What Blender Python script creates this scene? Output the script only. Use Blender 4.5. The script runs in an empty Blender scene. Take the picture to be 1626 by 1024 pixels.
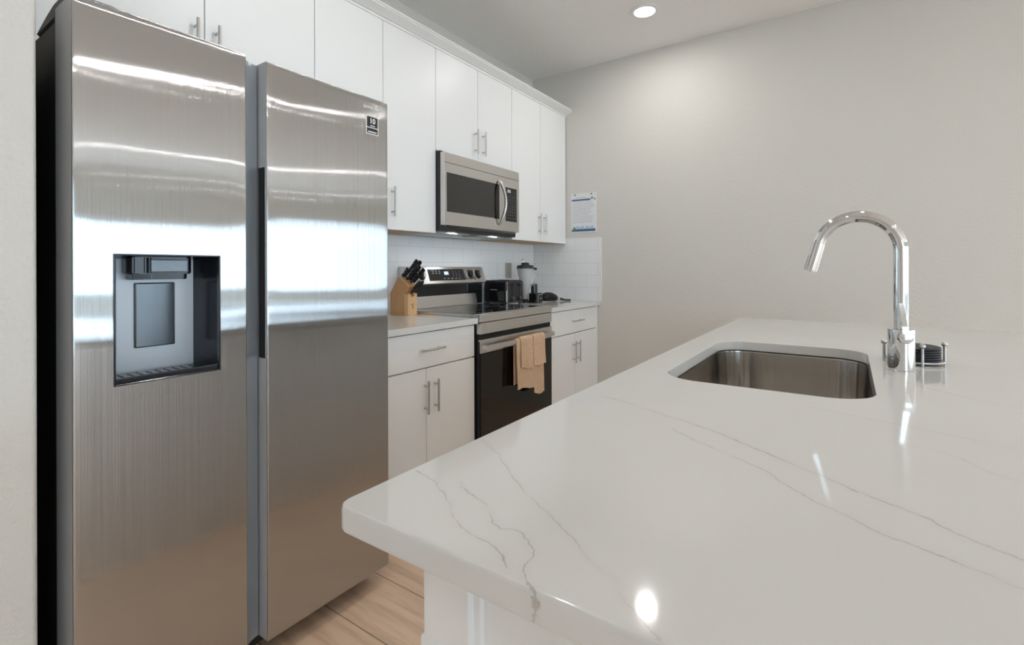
import bpy, bmesh, math, random
from mathutils import Vector, Matrix, noise
random.seed(7)
S = bpy.context.scene
COL = S.collection
PI = math.pi

# ------------------------------------------------------------------ camera
TH, CAMH, ROLL, FPX = 0.6018, 1.1777, 0.003, 777.686
cam_data = bpy.data.cameras.new('camera')
cam = bpy.data.objects.new('camera', cam_data)
COL.objects.link(cam)
F = Vector((math.cos(TH), math.sin(TH), 0)); R = Vector((math.sin(TH), -math.cos(TH), 0)); U = Vector((0, 0, 1))
R2 = R*math.cos(ROLL) - U*math.sin(ROLL); U2 = R*math.sin(ROLL) + U*math.cos(ROLL)
cam.matrix_world = Matrix(((R2.x, U2.x, -F.x, 0), (R2.y, U2.y, -F.y, 0), (R2.z, U2.z, -F.z, CAMH), (0, 0, 0, 1)))
cam_data.sensor_width = 36; cam_data.sensor_fit = 'HORIZONTAL'
cam_data.lens = FPX/1626*36
cam_data.shift_x = -0.6/1626
cam_data.shift_y = -(512-426.15)/1626
cam_data.clip_start = 0.02
S.camera = cam

# ------------------------------------------------------------------ world, exposure
W = bpy.data.worlds.new('daylight'); S.world = W; W.use_nodes = True
wb = W.node_tree.nodes['Background']
wb.inputs[0].default_value = (0.655, 0.835, 1.0, 1); wb.inputs[1].default_value = 7.0
sun_d = bpy.data.lights.new('sun', 'SUN'); sun_d.energy = 14; sun_d.angle = math.radians(1); sun_d.color = (1, .97, .93)
sun = bpy.data.objects.new('sun', sun_d); COL.objects.link(sun); sun.rotation_euler = (math.radians(-28), math.radians(8), 0)
S.view_settings.view_transform = 'Standard'; S.view_settings.look = 'None'
S.view_settings.gamma = 1; S.view_settings.use_curve_mapping = False
S.view_settings.exposure = -0.36
S.cycles.use_denoising = True
S.cycles.max_bounces = 10; S.cycles.diffuse_bounces = 6; S.cycles.glossy_bounces = 5
S.cycles.sample_clamp_indirect = 6
CAN_W = 7.0           # watts of every ceiling can
CAN_COL = (1.0, 0.985, 0.965)

# ------------------------------------------------------------------ materials
def nodes_of(name):
    m = bpy.data.materials.new(name); m.use_nodes = True
    nt = m.node_tree
    return m, nt, nt.nodes['Principled BSDF']
def simple(name, col, rough=.5, metal=0, spec=.5, **kw):
    m, nt, b = nodes_of(name)
    b.inputs['Base Color'].default_value = (*col, 1); b.inputs['Roughness'].default_value = rough
    b.inputs['Metallic'].default_value = metal; b.inputs['Specular IOR Level'].default_value = spec
    for k, v in kw.items(): b.inputs[k.replace('_', ' ')].default_value = v
    return m
def N(nt, t, **kw):
    n = nt.nodes.new(t)
    for k, v in kw.items(): setattr(n, k, v)
    return n
def L(nt, a, b): nt.links.new(a, b)
def math_node(nt, op, a, b=None, c=None, clamp=False):
    n = N(nt, 'ShaderNodeMath', operation=op, use_clamp=clamp)
    for i, v in enumerate((a, b, c)):
        if v is None: continue
        if isinstance(v, (int, float)): n.inputs[i].default_value = v
        else: L(nt, v, n.inputs[i])
    return n.outputs[0]
def obj_coord(nt):
    g = N(nt, 'ShaderNodeNewGeometry')
    return g.outputs['Position']
def scaled(nt, vec, s):
    n = N(nt, 'ShaderNodeVectorMath', operation='MULTIPLY'); L(nt, vec, n.inputs[0]); n.inputs[1].default_value = s
    return n.outputs[0]
def noise_tex(nt, vec, scale, detail=2, rough=.5):
    n = N(nt, 'ShaderNodeTexNoise'); L(nt, vec, n.inputs['Vector'])
    n.inputs['Scale'].default_value = scale; n.inputs['Detail'].default_value = detail; n.inputs['Roughness'].default_value = rough
    return n.outputs['Fac']
def bump(nt, b, h, strength, dist):
    n = N(nt, 'ShaderNodeBump'); n.inputs['Strength'].default_value = strength; n.inputs['Distance'].default_value = dist
    L(nt, h, n.inputs['Height']); L(nt, n.outputs[0], b.inputs['Normal'])
def mix_col(nt, fac, c1, c2):
    n = N(nt, 'ShaderNodeMix', data_type='RGBA')
    if isinstance(fac, (int, float)): n.inputs[0].default_value = fac
    else: L(nt, fac, n.inputs[0])
    for i, c in ((6, c1), (7, c2)):
        if isinstance(c, tuple): n.inputs[i].default_value = (*c, 1)
        else: L(nt, c, n.inputs[i])
    return n.outputs[2]

def painted(name, col, scale, strength, dist, rough=.6):
    m, nt, b = nodes_of(name)
    b.inputs['Base Color'].default_value = (*col, 1); b.inputs['Roughness'].default_value = rough
    b.inputs['Specular IOR Level'].default_value = .3
    h = noise_tex(nt, obj_coord(nt), scale, 3, .55)
    bump(nt, b, h, strength, dist)
    return m
def brushed(name, col, rough, aniso, tangent, metal=1, grain=(260, 260, 2), gamt=.03):
    m, nt, b = nodes_of(name)
    b.inputs['Metallic'].default_value = metal
    b.inputs['Anisotropic'].default_value = aniso
    t = N(nt, 'ShaderNodeCombineXYZ')
    for i in range(3): t.inputs[i].default_value = tangent[i]
    L(nt, t.outputs[0], b.inputs['Tangent'])
    p = scaled(nt, obj_coord(nt), grain)
    g = noise_tex(nt, p, 1.0, 2, .6)
    r = math_node(nt, 'MULTIPLY_ADD', g, gamt*2, rough-gamt)
    L(nt, r, b.inputs['Roughness'])
    lo = tuple(c*.97 for c in col); hi = tuple(min(1, c*1.03) for c in col)
    L(nt, mix_col(nt, g, lo, hi), b.inputs['Base Color'])
    return m

M = {}
M['wall'] = painted('greige_wall_paint', (.64, .62, .578), 90, .35, .004)
M['wall_left'] = painted('left_wall_paint', (.64, .62, .578), 90, .6, .005)
M['ceiling'] = painted('ceiling_texture', (.84, .84, .83), 55, .5, .006, .8)
M['cabinet'] = simple('white_cabinet_paint', (.80, .80, .79), .35, 0, .5)
M['cabinet_wood'] = simple('cabinet_underside_wood', (.52, .36, .2), .6)
M['seam'] = simple('cabinet_seam', (.25, .25, .25), .7)
M['trim'] = simple('white_trim', (.80, .80, .80), .4)
def fridge_steel():
    m, nt, b = nodes_of('fridge_stainless')
    b.inputs['Metallic'].default_value = 1; b.inputs['Base Color'].default_value = (.462, .468, .47, 1)
    b.inputs['Roughness'].default_value = .075; b.inputs['Anisotropic'].default_value = 1.0
    t = N(nt, 'ShaderNodeCombineXYZ'); t.inputs[0].default_value = 1; L(nt, t.outputs[0], b.inputs['Tangent'])
    g = N(nt, 'ShaderNodeNewGeometry'); sp = N(nt, 'ShaderNodeSeparateXYZ'); L(nt, g.outputs['Position'], sp.inputs[0])
    tot = None                                       # fine vertical brush lines tilt the normal sideways only
    for f, o in ((41000, 0), (57000, 13.7), (73000, 5.1)):
        w = N(nt, 'ShaderNodeTexWhiteNoise', noise_dimensions='1D')
        L(nt, math_node(nt, 'FLOOR', math_node(nt, 'MULTIPLY_ADD', sp.outputs[0], f, o)), w.inputs['W'])
        tot = w.outputs['Value'] if tot is None else math_node(nt, 'ADD', tot, w.outputs['Value'])
    tilt = math_node(nt, 'MULTIPLY_ADD', tot, BRUSH, -1.5*BRUSH)
    c = N(nt, 'ShaderNodeCombineXYZ'); L(nt, tilt, c.inputs[0])
    a = N(nt, 'ShaderNodeVectorMath', operation='ADD'); L(nt, g.outputs['Normal'], a.inputs[0]); L(nt, c.outputs[0], a.inputs[1])
    n = N(nt, 'ShaderNodeVectorMath', operation='NORMALIZE'); L(nt, a.outputs[0], n.inputs[0]); L(nt, n.outputs[0], b.inputs['Normal'])
    return m
BRUSH = .42
M['steel_v'] = fridge_steel()
M['steel_h'] = brushed('appliance_stainless', (.64, .62, .60), .30, .6, (0, 0, 1), grain=(3, 3, 600))
M['steel_sink'] = brushed('sink_stainless', (.58, .55, .515), .16, .9, (0, 0, 1), grain=(300, 300, 3))
M['nickel'] = simple('brushed_nickel', (.55, .54, .52), .3, 1)
M['chrome'] = simple('chrome', (.72, .72, .72), .04, 1)
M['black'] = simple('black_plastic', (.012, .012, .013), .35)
M['gloss_black'] = simple('gloss_black', (.008, .008, .009), .06, 0, .35)
M['void'] = simple('black_recess', (.004, .004, .004), .8)
M['fridge_side'] = simple('fridge_side_black', (.012, .012, .012), .45)
M['door_edge'] = simple('door_edge_grey', (.40, .405, .41), .4, .0)
M['grip'] = simple('grip_strip_grey', (.46, .49, .52), .3, .6)
M['hinge'] = simple('hinge_cover_grey', (.07, .07, .07), .45)
M['disp'] = simple('dispenser_grey', (.46, .49, .52), .35, .3)
M['disp_dark'] = simple('dispenser_dark', (.012, .014, .018), .18)
M['paddle'] = simple('dispenser_paddle', (.13, .145, .155), .28, .8)
M['display'] = simple('display_glass', (.01, .01, .012), .08)
M['led'] = simple('display_digits', (.6, .7, .8), .5); _b = M['led'].node_tree.nodes['Principled BSDF']
_b.inputs['Emission Color'].default_value = (.8, .9, 1, 1); _b.inputs['Emission Strength'].default_value = .5
M['print_grey'] = simple('printed_marks_grey', (.35, .35, .35), .6)
M['print_dim'] = simple('printed_marks_dim', (.14, .14, .14), .6)
M['white_print'] = simple('printed_marks_white', (.8, .8, .8), .5)
M['cooktop'] = simple('ceramic_cooktop', (.01, .01, .011), .05)
M['oven_glass'] = simple('oven_glass', (.012, .009, .007), .05, 0, .3)
M['mw_glass'] = simple('microwave_glass', (.03, .029, .027), .15)
M['plate_grey'] = simple('grey_switch_plate', (.42, .42, .39), .4)
M['patio'] = simple('pale_patio', (.75, .75, .74), .8)
M['hedge'] = simple('grey_garden_wall', (.16, .16, .15), .9)
M['rubber'] = simple('coaster_rubber', (.018, .018, .02), .5)
M['paper'] = simple('paper', (.74, .75, .77), .5)
M['blue'] = simple('navy_print', (.05, .13, .24), .5)
M['blue_light'] = simple('light_blue_print', (.30, .45, .58), .5)
M['green_print'] = simple('green_print', (.16, .26, .16), .5)
M['pink_print'] = simple('pink_print', (.55, .45, .50), .5)
M['acrylic'] = simple('acrylic', (.75, .75, .73), .1)
M['silver_print'] = simple('silver_logo', (.85, .85, .85), .3, .3)
M['jar'] = simple('frosted_jar', (.70, .70, .69), .25, 0, .5, Transmission_Weight=.35, IOR=1.2)
M['clear'] = simple('clear_plastic', (.9, .9, .9), .05, 0, .5, Transmission_Weight=.95, IOR=1.2)

def make_wood(name, c1, c2, scale, rough=.45):
    m, nt, b = nodes_of(name)
    p = scaled(nt, obj_coord(nt), scale)
    g = noise_tex(nt, p, 1, 5, .6)
    L(nt, mix_col(nt, g, c1, c2), b.inputs['Base Color']); b.inputs['Roughness'].default_value = rough
    return m
M['block_wood'] = make_wood('bamboo_block', (.62, .36, .17), (.42, .22, .09), (160, 160, 12))
M['block_pale'] = make_wood('bamboo_block_front', (.70, .45, .24), (.58, .34, .16), (160, 160, 12))

def make_floor():
    m, nt, b = nodes_of('wood_look_plank_tile')
    pos = obj_coord(nt)
    sp = N(nt, 'ShaderNodeSeparateXYZ'); L(nt, pos, sp.inputs[0])
    cb = N(nt, 'ShaderNodeCombineXYZ')
    L(nt, math_node(nt, 'ADD', sp.outputs[1], 0.45), cb.inputs[0]); L(nt, math_node(nt, 'ADD', sp.outputs[0], -1.04+.222*20), cb.inputs[1])
    br = N(nt, 'ShaderNodeTexBrick'); L(nt, cb.outputs[0], br.inputs['Vector'])
    br.offset = .37; br.inputs['Scale'].default_value = 1
    br.inputs['Brick Width'].default_value = 1.22; br.inputs['Row Height'].default_value = .222
    br.inputs['Mortar Size'].default_value = .0022; br.inputs['Mortar Smooth'].default_value = .1; br.inputs['Bias'].default_value = 0
    br.inputs['Color1'].default_value = (.82, .60, .435, 1); br.inputs['Color2'].default_value = (.755, .55, .395, 1)
    br.inputs['Mortar'].default_value = (.30, .22, .16, 1)
    p2 = scaled(nt, pos, (26, 2.2, 1))
    g = noise_tex(nt, p2, 1, 6, .62)
    ramp = N(nt, 'ShaderNodeValToRGB'); L(nt, g, ramp.inputs[0])
    ramp.color_ramp.elements[0].position = .38; ramp.color_ramp.elements[0].color = (.74, .70, .67, 1)
    ramp.color_ramp.elements[1].position = .56; ramp.color_ramp.elements[1].color = (1.0, 1.0, 1.0, 1)
    mul = N(nt, 'ShaderNodeMix', data_type='RGBA', blend_type='MULTIPLY'); mul.inputs[0].default_value = .75
    L(nt, br.outputs['Color'], mul.inputs[6]); L(nt, ramp.outputs[0], mul.inputs[7])
    L(nt, mul.outputs[2], b.inputs['Base Color']); b.inputs['Roughness'].default_value = .38
    return m
M['floor'] = make_floor()

def make_tile():
    m, nt, b = nodes_of('white_subway_tile')
    pos = obj_coord(nt)
    sp = N(nt, 'ShaderNodeSeparateXYZ'); L(nt, pos, sp.inputs[0])
    cb = N(nt, 'ShaderNodeCombineXYZ')
    L(nt, math_node(nt, 'SUBTRACT', sp.outputs[0], sp.outputs[1]), cb.inputs[0])
    L(nt, math_node(nt, 'ADD', sp.outputs[2], -.922+.0990*2), cb.inputs[1])
    br = N(nt, 'ShaderNodeTexBrick'); L(nt, cb.outputs[0], br.inputs['Vector']); br.offset = .5
    br.inputs['Scale'].default_value = 1; br.inputs['Brick Width'].default_value = .205; br.inputs['Row Height'].default_value = .0990
    br.inputs['Mortar Size'].default_value = .0016; br.inputs['Mortar Smooth'].default_value = .2
    br.inputs['Color1'].default_value = (.84, .85, .85, 1); br.inputs['Color2'].default_value = (.83, .84, .84, 1)
    br.inputs['Mortar'].default_value = (.68, .68, .67, 1)
    L(nt, br.outputs['Color'], b.inputs['Base Color']); b.inputs['Roughness'].default_value = .15
    inv = math_node(nt, 'SUBTRACT', 1, br.outputs['Fac'])
    bump(nt, b, inv, .2, .001)
    return m
M['tile'] = make_tile()

VEINS = [
 (1.0, .0028, [(0.932,0.426),(0.925,0.376),(0.882,0.283),(0.842,0.192),(0.789,0.113),(0.759,0.071),(0.727,0.020),(0.700,-0.014),(0.673,-0.063),(0.648,-0.087),(0.624,-0.130),(.575,-.21)]),
 (.9, .0024, [(0.810,0.239),(0.771,0.188),(0.741,0.139),(0.711,0.091),(0.672,0.058),(0.645,0.030),(0.629,0.002),(0.609,-0.023),(0.594,-0.061),(0.581,-0.084),(0.565,-0.117),(.52,-.2)]),
 (.9, .0017, [(0.607,0.483),(0.549,0.395),(0.495,0.330),(0.452,0.262),(0.420,0.215),(0.397,0.182),(0.389,0.162),(0.378,0.154),(0.363,0.134),(0.340,0.104)]),
 (1.1, .0018, [(0.457,0.466),(0.439,0.413),(0.414,0.370),(0.389,0.339),(0.379,0.310),(0.376,0.286),(0.367,0.267),(0.352,0.248)]),
 (1.1, .0018, [(0.463,0.399),(0.446,0.371),(0.436,0.338),(0.417,0.314),(0.403,0.296),(0.409,0.273),(0.395,0.251),(0.381,0.240),(0.360,0.236),(0.340,0.207)]),
 (.5, .0028, [(1.08,0.06),(1.057,-0.02),(1.035,-0.093),(1.016,-0.148),(0.993,-0.206),(.95,-.32)]),
 (.5, .0024, [(0.940,-0.068),(0.910,-0.121),(0.863,-0.152),(0.830,-0.216)]),
 (.5, .003, [(1.45,-.10),(1.33,-.20),(1.25,-.33),(1.10,-.48)]),
]
def make_quartz(veined=True):
    m, nt, b = nodes_of('veined_white_quartz' if veined else 'white_quartz')
    pos = obj_coord(nt)
    cloud = noise_tex(nt, pos, 3.2, 3, .5)
    base = mix_col(nt, cloud, (.60, .595, .575), (.66, .655, .635))
    b.inputs['Roughness'].default_value = .065; b.inputs['Specular IOR Level'].default_value = .5
    if not veined:
        L(nt, base, b.inputs['Base Color']); return m
    wob = noise_tex(nt, pos, 28, 4, .65)       # edge wobble of the veins
    wob = math_node(nt, 'MULTIPLY_ADD', wob, .014, -.007)
    wob = math_node(nt, 'ADD', wob, math_node(nt, 'MULTIPLY_ADD', noise_tex(nt, pos, 90, 2, .6), .007, -.0035))
    brk = noise_tex(nt, pos, 17, 3, .6)        # broken colour along the veins
    brk = math_node(nt, 'MULTIPLY_ADD', brk, 5.0, -1.75, clamp=True)
    sp = N(nt, 'ShaderNodeSeparateXYZ'); L(nt, pos, sp.inputs[0])
    total = None
    for strength, width, pts in VEINS:
        a = Vector(pts[0]); e = Vector(pts[-1]); d = (e-a); ln = d.length; d.normalize(); t = Vector((-d.y, d.x))
        s = math_node(nt, 'ADD', math_node(nt, 'MULTIPLY', sp.outputs[0], d.x/ln), math_node(nt, 'MULTIPLY_ADD', sp.outputs[1], d.y/ln, -a.dot(d)/ln))
        q = math_node(nt, 'ADD', math_node(nt, 'MULTIPLY', sp.outputs[0], t.x), math_node(nt, 'MULTIPLY_ADD', sp.outputs[1], t.y, -a.dot(t)))
        ramp = N(nt, 'ShaderNodeFloatCurve'); cu = ramp.mapping.curves[0]
        amp = .12
        P = sorted(((Vector(p)-a).dot(d)/ln, (Vector(p)-a).dot(t)) for p in pts)
        cu.points[0].location = (0, .5); cu.points[-1].location = (1, .5)
        last = 0
        for x, y in P[1:-1]:
            if x > last+.004 and x < .996:
                cu.points.new(x, .5+y/(2*amp)); last = x
        ramp.mapping.update()
        L(nt, s, ramp.inputs['Value'])
        c = math_node(nt, 'MULTIPLY_ADD', ramp.outputs[0], 2*amp, -amp)
        dist = math_node(nt, 'ABSOLUTE', math_node(nt, 'ADD', math_node(nt, 'SUBTRACT', q, c), wob))
        core = math_node(nt, 'SUBTRACT', 1, math_node(nt, 'DIVIDE', dist, width*.7), clamp=True)
        halo = math_node(nt, 'SUBTRACT', 1, math_node(nt, 'DIVIDE', dist, width*5), clamp=True)
        v = math_node(nt, 'ADD', math_node(nt, 'MULTIPLY', core, brk), math_node(nt, 'MULTIPLY', halo, .10))
        ins = math_node(nt, 'MULTIPLY', math_node(nt, 'GREATER_THAN', s, 0), math_node(nt, 'LESS_THAN', s, 1))
        v = math_node(nt, 'MULTIPLY', math_node(nt, 'MULTIPLY', v, ins), strength)
        total = v if total is None else math_node(nt, 'MAXIMUM', total, v)
    total = math_node(nt, 'MINIMUM', total, 1.0)
    tint = mix_col(nt, noise_tex(nt, pos, 9, 2), (.30, .285, .27), (.44, .37, .28))
    L(nt, mix_col(nt, math_node(nt, 'MULTIPLY', total, .72), base, tint), b.inputs['Base Color'])
    return m
M['quartz'] = make_quartz(True)
M['quartz_plain'] = make_quartz(False)

def make_terry():
    m, nt, b = nodes_of('beige_terry_cloth')
    pos = obj_coord(nt)
    v = N(nt, 'ShaderNodeTexVoronoi'); L(nt, pos, v.inputs['Vector']); v.inputs['Scale'].default_value = 95
    L(nt, mix_col(nt, noise_tex(nt, pos, 60, 3), (.74, .54, .38), (.58, .40, .26)), b.inputs['Base Color'])
    b.inputs['Roughness'].default_value = .95; b.inputs['Specular IOR Level'].default_value = .1
    bump(nt, b, v.outputs['Distance'], .8, .004)
    return m
M['terry'] = make_terry()

def emit(name, col, st):
    m, nt, b = nodes_of(name)
    b.inputs['Base Color'].default_value = (*col, 1); b.inputs['Emission Color'].default_value = (*col, 1); b.inputs['Emission Strength'].default_value = st
    return m
M['fill_lens'] = emit('fill_light_lens', (.95, .98, 1), .8)  # faint glow for the added fill lamps under the microwave
M['lamp'] = emit('can_light_lens', (1, .96, .9), 12)

# ------------------------------------------------------------------ object helpers
OFF = {}
def set_props(o, label=None, cat=None, group=None, kind=None):
    if label: o['label'] = label
    if cat: o['category'] = cat
    if group: o['group'] = group
    if kind: o['kind'] = kind
def thing(name, label, cat, loc, group=None):
    o = bpy.data.objects.new(name, None); COL.objects.link(o); o.location = loc
    o.empty_display_size = .05
    set_props(o, label, cat, group); OFF[o.name] = Vector(loc)
    return o
def part(name, bm, mat, parent=None, smooth=35, label=None, origin=None, recalc=True):
    off = OFF[parent.name] if parent else Vector(origin or (0, 0, 0))
    bmesh.ops.translate(bm, verts=bm.verts, vec=-off)
    if recalc: bmesh.ops.recalc_face_normals(bm, faces=bm.faces)
    me = bpy.data.meshes.new(name); bm.to_mesh(me); bm.free()
    for k in (mat if isinstance(mat, (list, tuple)) else [mat]): me.materials.append(M[k])
    if smooth and len(me.polygons):
        me.polygons.foreach_set('use_smooth', [True]*len(me.polygons)); me.set_sharp_from_angle(angle=math.radians(smooth))
    o = bpy.data.objects.new(name, me); COL.objects.link(o)
    if smooth:
        wn = o.modifiers.new('weighted_normals', 'WEIGHTED_NORMAL'); wn.keep_sharp = True; wn.weight = 90
    if parent: o.parent = parent
    else: o.location = off
    OFF[o.name] = off
    if label: o['label'] = label
    return o
def struct(name, bm, mat, **kw):
    o = part(name, bm, mat, **kw); o['kind'] = 'structure'; return o

def box(bm, x0, x1, y0, y1, z0, z1, bev=0, seg=2, mi=0):
    ps = [(x0,y0,z0),(x1,y0,z0),(x1,y1,z0),(x0,y1,z0),(x0,y0,z1),(x1,y0,z1),(x1,y1,z1),(x0,y1,z1)]
    v = [bm.verts.new(p) for p in ps]
    fs = [bm.faces.new([v[i] for i in f]) for f in ((0,3,2,1),(4,5,6,7),(0,1,5,4),(1,2,6,5),(2,3,7,6),(3,0,4,7))]
    for f in fs: f.material_index = mi
    if bev:
        es = list({e for f in fs for e in f.edges})
        r = bmesh.ops.bevel(bm, geom=es, offset=bev, segments=seg, affect='EDGES', profile=.5)
        for f in r['faces']: f.material_index = mi
    return v
def B(*a, **k):
    bm = bmesh.new(); box(bm, *a, **k); return bm
def frame_of(d):
    d = d.normalized(); a = Vector((0,0,1)) if abs(d.z) < .9 else Vector((1,0,0))
    s = d.cross(a).normalized(); return s, s.cross(d).normalized()
def tube(bm, pts, rad, seg=14, caps=True, mi=0):
    pts = [Vector(p) for p in pts]; n = len(pts)
    rads = rad if isinstance(rad, (list, tuple)) else [rad]*n
    rings = []; s = None
    for i, p in enumerate(pts):
        d = (pts[min(i+1, n-1)] - pts[max(i-1, 0)]).normalized()
        if s is None: s, t = frame_of(d)
        else:
            s = (s - d*s.dot(d)).normalized(); t = s.cross(d).normalized()
        rings.append([bm.verts.new(p + (s*math.cos(2*PI*k/seg) + t*math.sin(2*PI*k/seg))*rads[i]) for k in range(seg)])
    for a, b in zip(rings, rings[1:]):
        for k in range(seg):
            f = bm.faces.new((a[k], a[(k+1)%seg], b[(k+1)%seg], b[k])); f.material_index = mi
    if caps:
        for r in (rings[0], rings[-1]):
            f = bm.faces.new(r); f.material_index = mi
def lathe(bm, c, prof, axis=(0,0,1), seg=32, mi=0):
    """prof: list of (radius, height along axis)"""
    c = Vector(c); ax = Vector(axis).normalized(); s, t = frame_of(ax); rings = []
    for r, h in prof:
        if r < 1e-6: rings.append([bm.verts.new(c+ax*h)])
        else: rings.append([bm.verts.new(c+ax*h+(s*math.cos(2*PI*k/seg)+t*math.sin(2*PI*k/seg))*r) for k in range(seg)])
    for a, b in zip(rings, rings[1:]):
        for k in range(seg):
            vs = []
            for v in (a[k%len(a)], a[(k+1)%len(a)], b[(k+1)%len(b)], b[k%len(b)]):
                if v not in vs: vs.append(v)
            if len(vs) > 2:
                f = bm.faces.new(vs); f.material_index = mi
    return rings
def prism(bm, poly, fn, h0, h1, bev=0, mi=0):
    """poly: 2-D points; fn(a, b, h) -> 3-D"""
    lo = [bm.verts.new(fn(a, b, h0)) for a, b in poly]; hi = [bm.verts.new(fn(a, b, h1)) for a, b in poly]
    n = len(poly); fs = [bm.faces.new(lo), bm.faces.new(hi)]
    for i in range(n): fs.append(bm.faces.new((lo[i], lo[(i+1)%n], hi[(i+1)%n], hi[i])))
    for f in fs: f.material_index = mi
    if bev:
        es = list({e for f in fs for e in f.edges})
        bmesh.ops.bevel(bm, geom=es, offset=bev, segments=2, affect='EDGES')
def rrect(x0, x1, y0, y1, r, n=8):
    out = []
    for cx, cy, a0 in ((x1-r, y1-r, 0), (x0+r, y1-r, PI/2), (x0+r, y0+r, PI), (x1-r, y0+r, 1.5*PI)):
        for k in range(n+1):
            a = a0+PI/2*k/n; out.append((cx+r*math.cos(a), cy+r*math.sin(a)))
    return out
def text_bm(s, size, mat3, extrude=.0004, bold=False):
    c = bpy.data.curves.new('t', 'FONT'); c.body = s; c.size = size; c.extrude = extrude; c.align_x = 'CENTER'; c.align_y = 'CENTER'
    if bold: c.offset = size*.02
    o = bpy.data.objects.new('t', c); COL.objects.link(o)
    dg = bpy.context.evaluated_depsgraph_get(); me = bpy.data.meshes.new_from_object(o.evaluated_get(dg))
    bm = bmesh.new(); bm.from_mesh(me); bmesh.ops.transform(bm, matrix=mat3, verts=bm.verts)
    bpy.data.objects.remove(o); bpy.data.meshes.remove(me); bpy.data.curves.remove(c)
    return bm
def facing_aisle(x, y, z, tilt=0):     # text facing -y
    return Matrix.Translation((x, y, z)) @ Matrix.Rotation(PI/2, 4, 'X')

# ------------------------------------------------------------------ room
YW, XW, CEIL = 2.249, 3.595, 2.801
XL, XR, YB = -4.2, 12.6, -7.6
struct('floor', B(XL, XR, YB, YW+.12, -.1, 0), 'floor', smooth=0)
struct('ceiling', B(XL, XR, YB, YW+.12, CEIL, CEIL+.1), 'ceiling', smooth=0)
struct('wall_back', B(.29, XW+.12, YW, YW+.12, 0, CEIL), 'wall', smooth=0)
struct('wall_right', B(XW, XW+.12, -1.2, YW, 0, CEIL), 'wall', smooth=0)
struct('wall_left', B(XL, .293, 1.45, YW+.12, 0, CEIL, bev=.012, seg=3), 'wall_left')
def wall_with_openings(name, axis, at, a0, a1, ops, mat='wall', th=.14):
    """solid wall with rectangular openings (a0, a1, z0, z1) along one axis"""
    bm = bmesh.new(); cur = a0
    def seg(p, q, z0, z1):
        if q-p < 1e-4 or z1-z0 < 1e-4: return
        if axis == 'x': box(bm, p, q, at-th, at, z0, z1)
        else: box(bm, at-th, at, p, q, z0, z1)
    for p, q, z0, z1 in ops:
        seg(cur, p, 0, CEIL); seg(p, q, 0, z0); seg(p, q, z1, CEIL); cur = q
    seg(cur, a1, 0, CEIL)
    return struct(name, bm, mat, smooth=0)
rear_ops = [(-3.6, 3.3, .05, 2.15), (3.7, 12.0, .05, 2.15)]
wall_with_openings('wall_rear', 'x', YB, XL, XR, rear_ops)
wall_with_openings('wall_far_left', 'y', XL, YB, 1.45, [(-6.6, -3.4, .05, 2.35)])
wall_with_openings('wall_far_right', 'y', XR+.14, YB, -1.2, [(-6.8, -2.0, .05, 2.3)])
struct('wall_beyond', B(XW+.12, XR, -1.2, -1.08, 0, CEIL), 'wall', smooth=0)
struct('floor_patio', B(XL-3, XR+4, -15, YB-.15, -.1, -.02), 'patio', smooth=0)
struct('wall_garden', B(XL-3, XR+4, -13.9, -13.5, -.02, .56), 'hedge', smooth=0)
k = 0
for p, q, z0, z1 in rear_ops:
    k += 1
    bm = bmesh.new(); y = YB-.07
    n = 3 if q-p > 4 else 2
    for i in range(n+1):
        xx = p+(q-p)*i/n; box(bm, max(p, xx-.035), min(q, xx+.035), y-.03, y+.03, z0, z1)
    box(bm, p, q, y-.028, y+.028, z0, z0+.07); box(bm, p, q, y-.028, y+.028, z1-.07, z1)
    struct('window_%d' % k, bm, 'trim', smooth=0)

# ------------------------------------------------------------------ ceiling lights
CANS = [(3.03, 1.06), (1.15, 1.06), (1.9, -.2), (-1.3, .3), (1.3, -1.98), (.0, -2.15), (-1.5, -1.9), (2.2, -5.56), (5.0, -4.27),
        (7.0, -6.0), (9.0, -3.98), (8.5, -6.2), (11.5, -6.6)]
CAN_LABELS = ['round recessed ceiling light above the end of the island, the only one in frame']
for i, (x, y) in enumerate(CANS):
    t = thing('recessed_light', CAN_LABELS[0] if i == 0 else 'round white recessed can light in the ceiling outside the photo', 'ceiling light', (x, y, CEIL), 'recessed ceiling lights')
    bm = bmesh.new(); lathe(bm, (x, y, CEIL), [(.062, .0), (.066, -.006), (.085, -.007), (.092, -.003), (.093, 0)])
    part('trim_ring', bm, 'trim', t)
    bm = bmesh.new(); lathe(bm, (x, y, CEIL-.002), [(.0, 0), (.064, 0)], seg=32)
    part('lens', bm, 'lamp', t, recalc=False)
    ld = bpy.data.lights.new('can_lamp', 'AREA'); ld.shape = 'DISK'; ld.size = .085; ld.energy = CAN_W; ld.color = CAN_COL
    lo = bpy.data.objects.new('can_lamp', ld); COL.objects.link(lo); lo.parent = t; lo.location = (0, 0, -.012)

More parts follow.
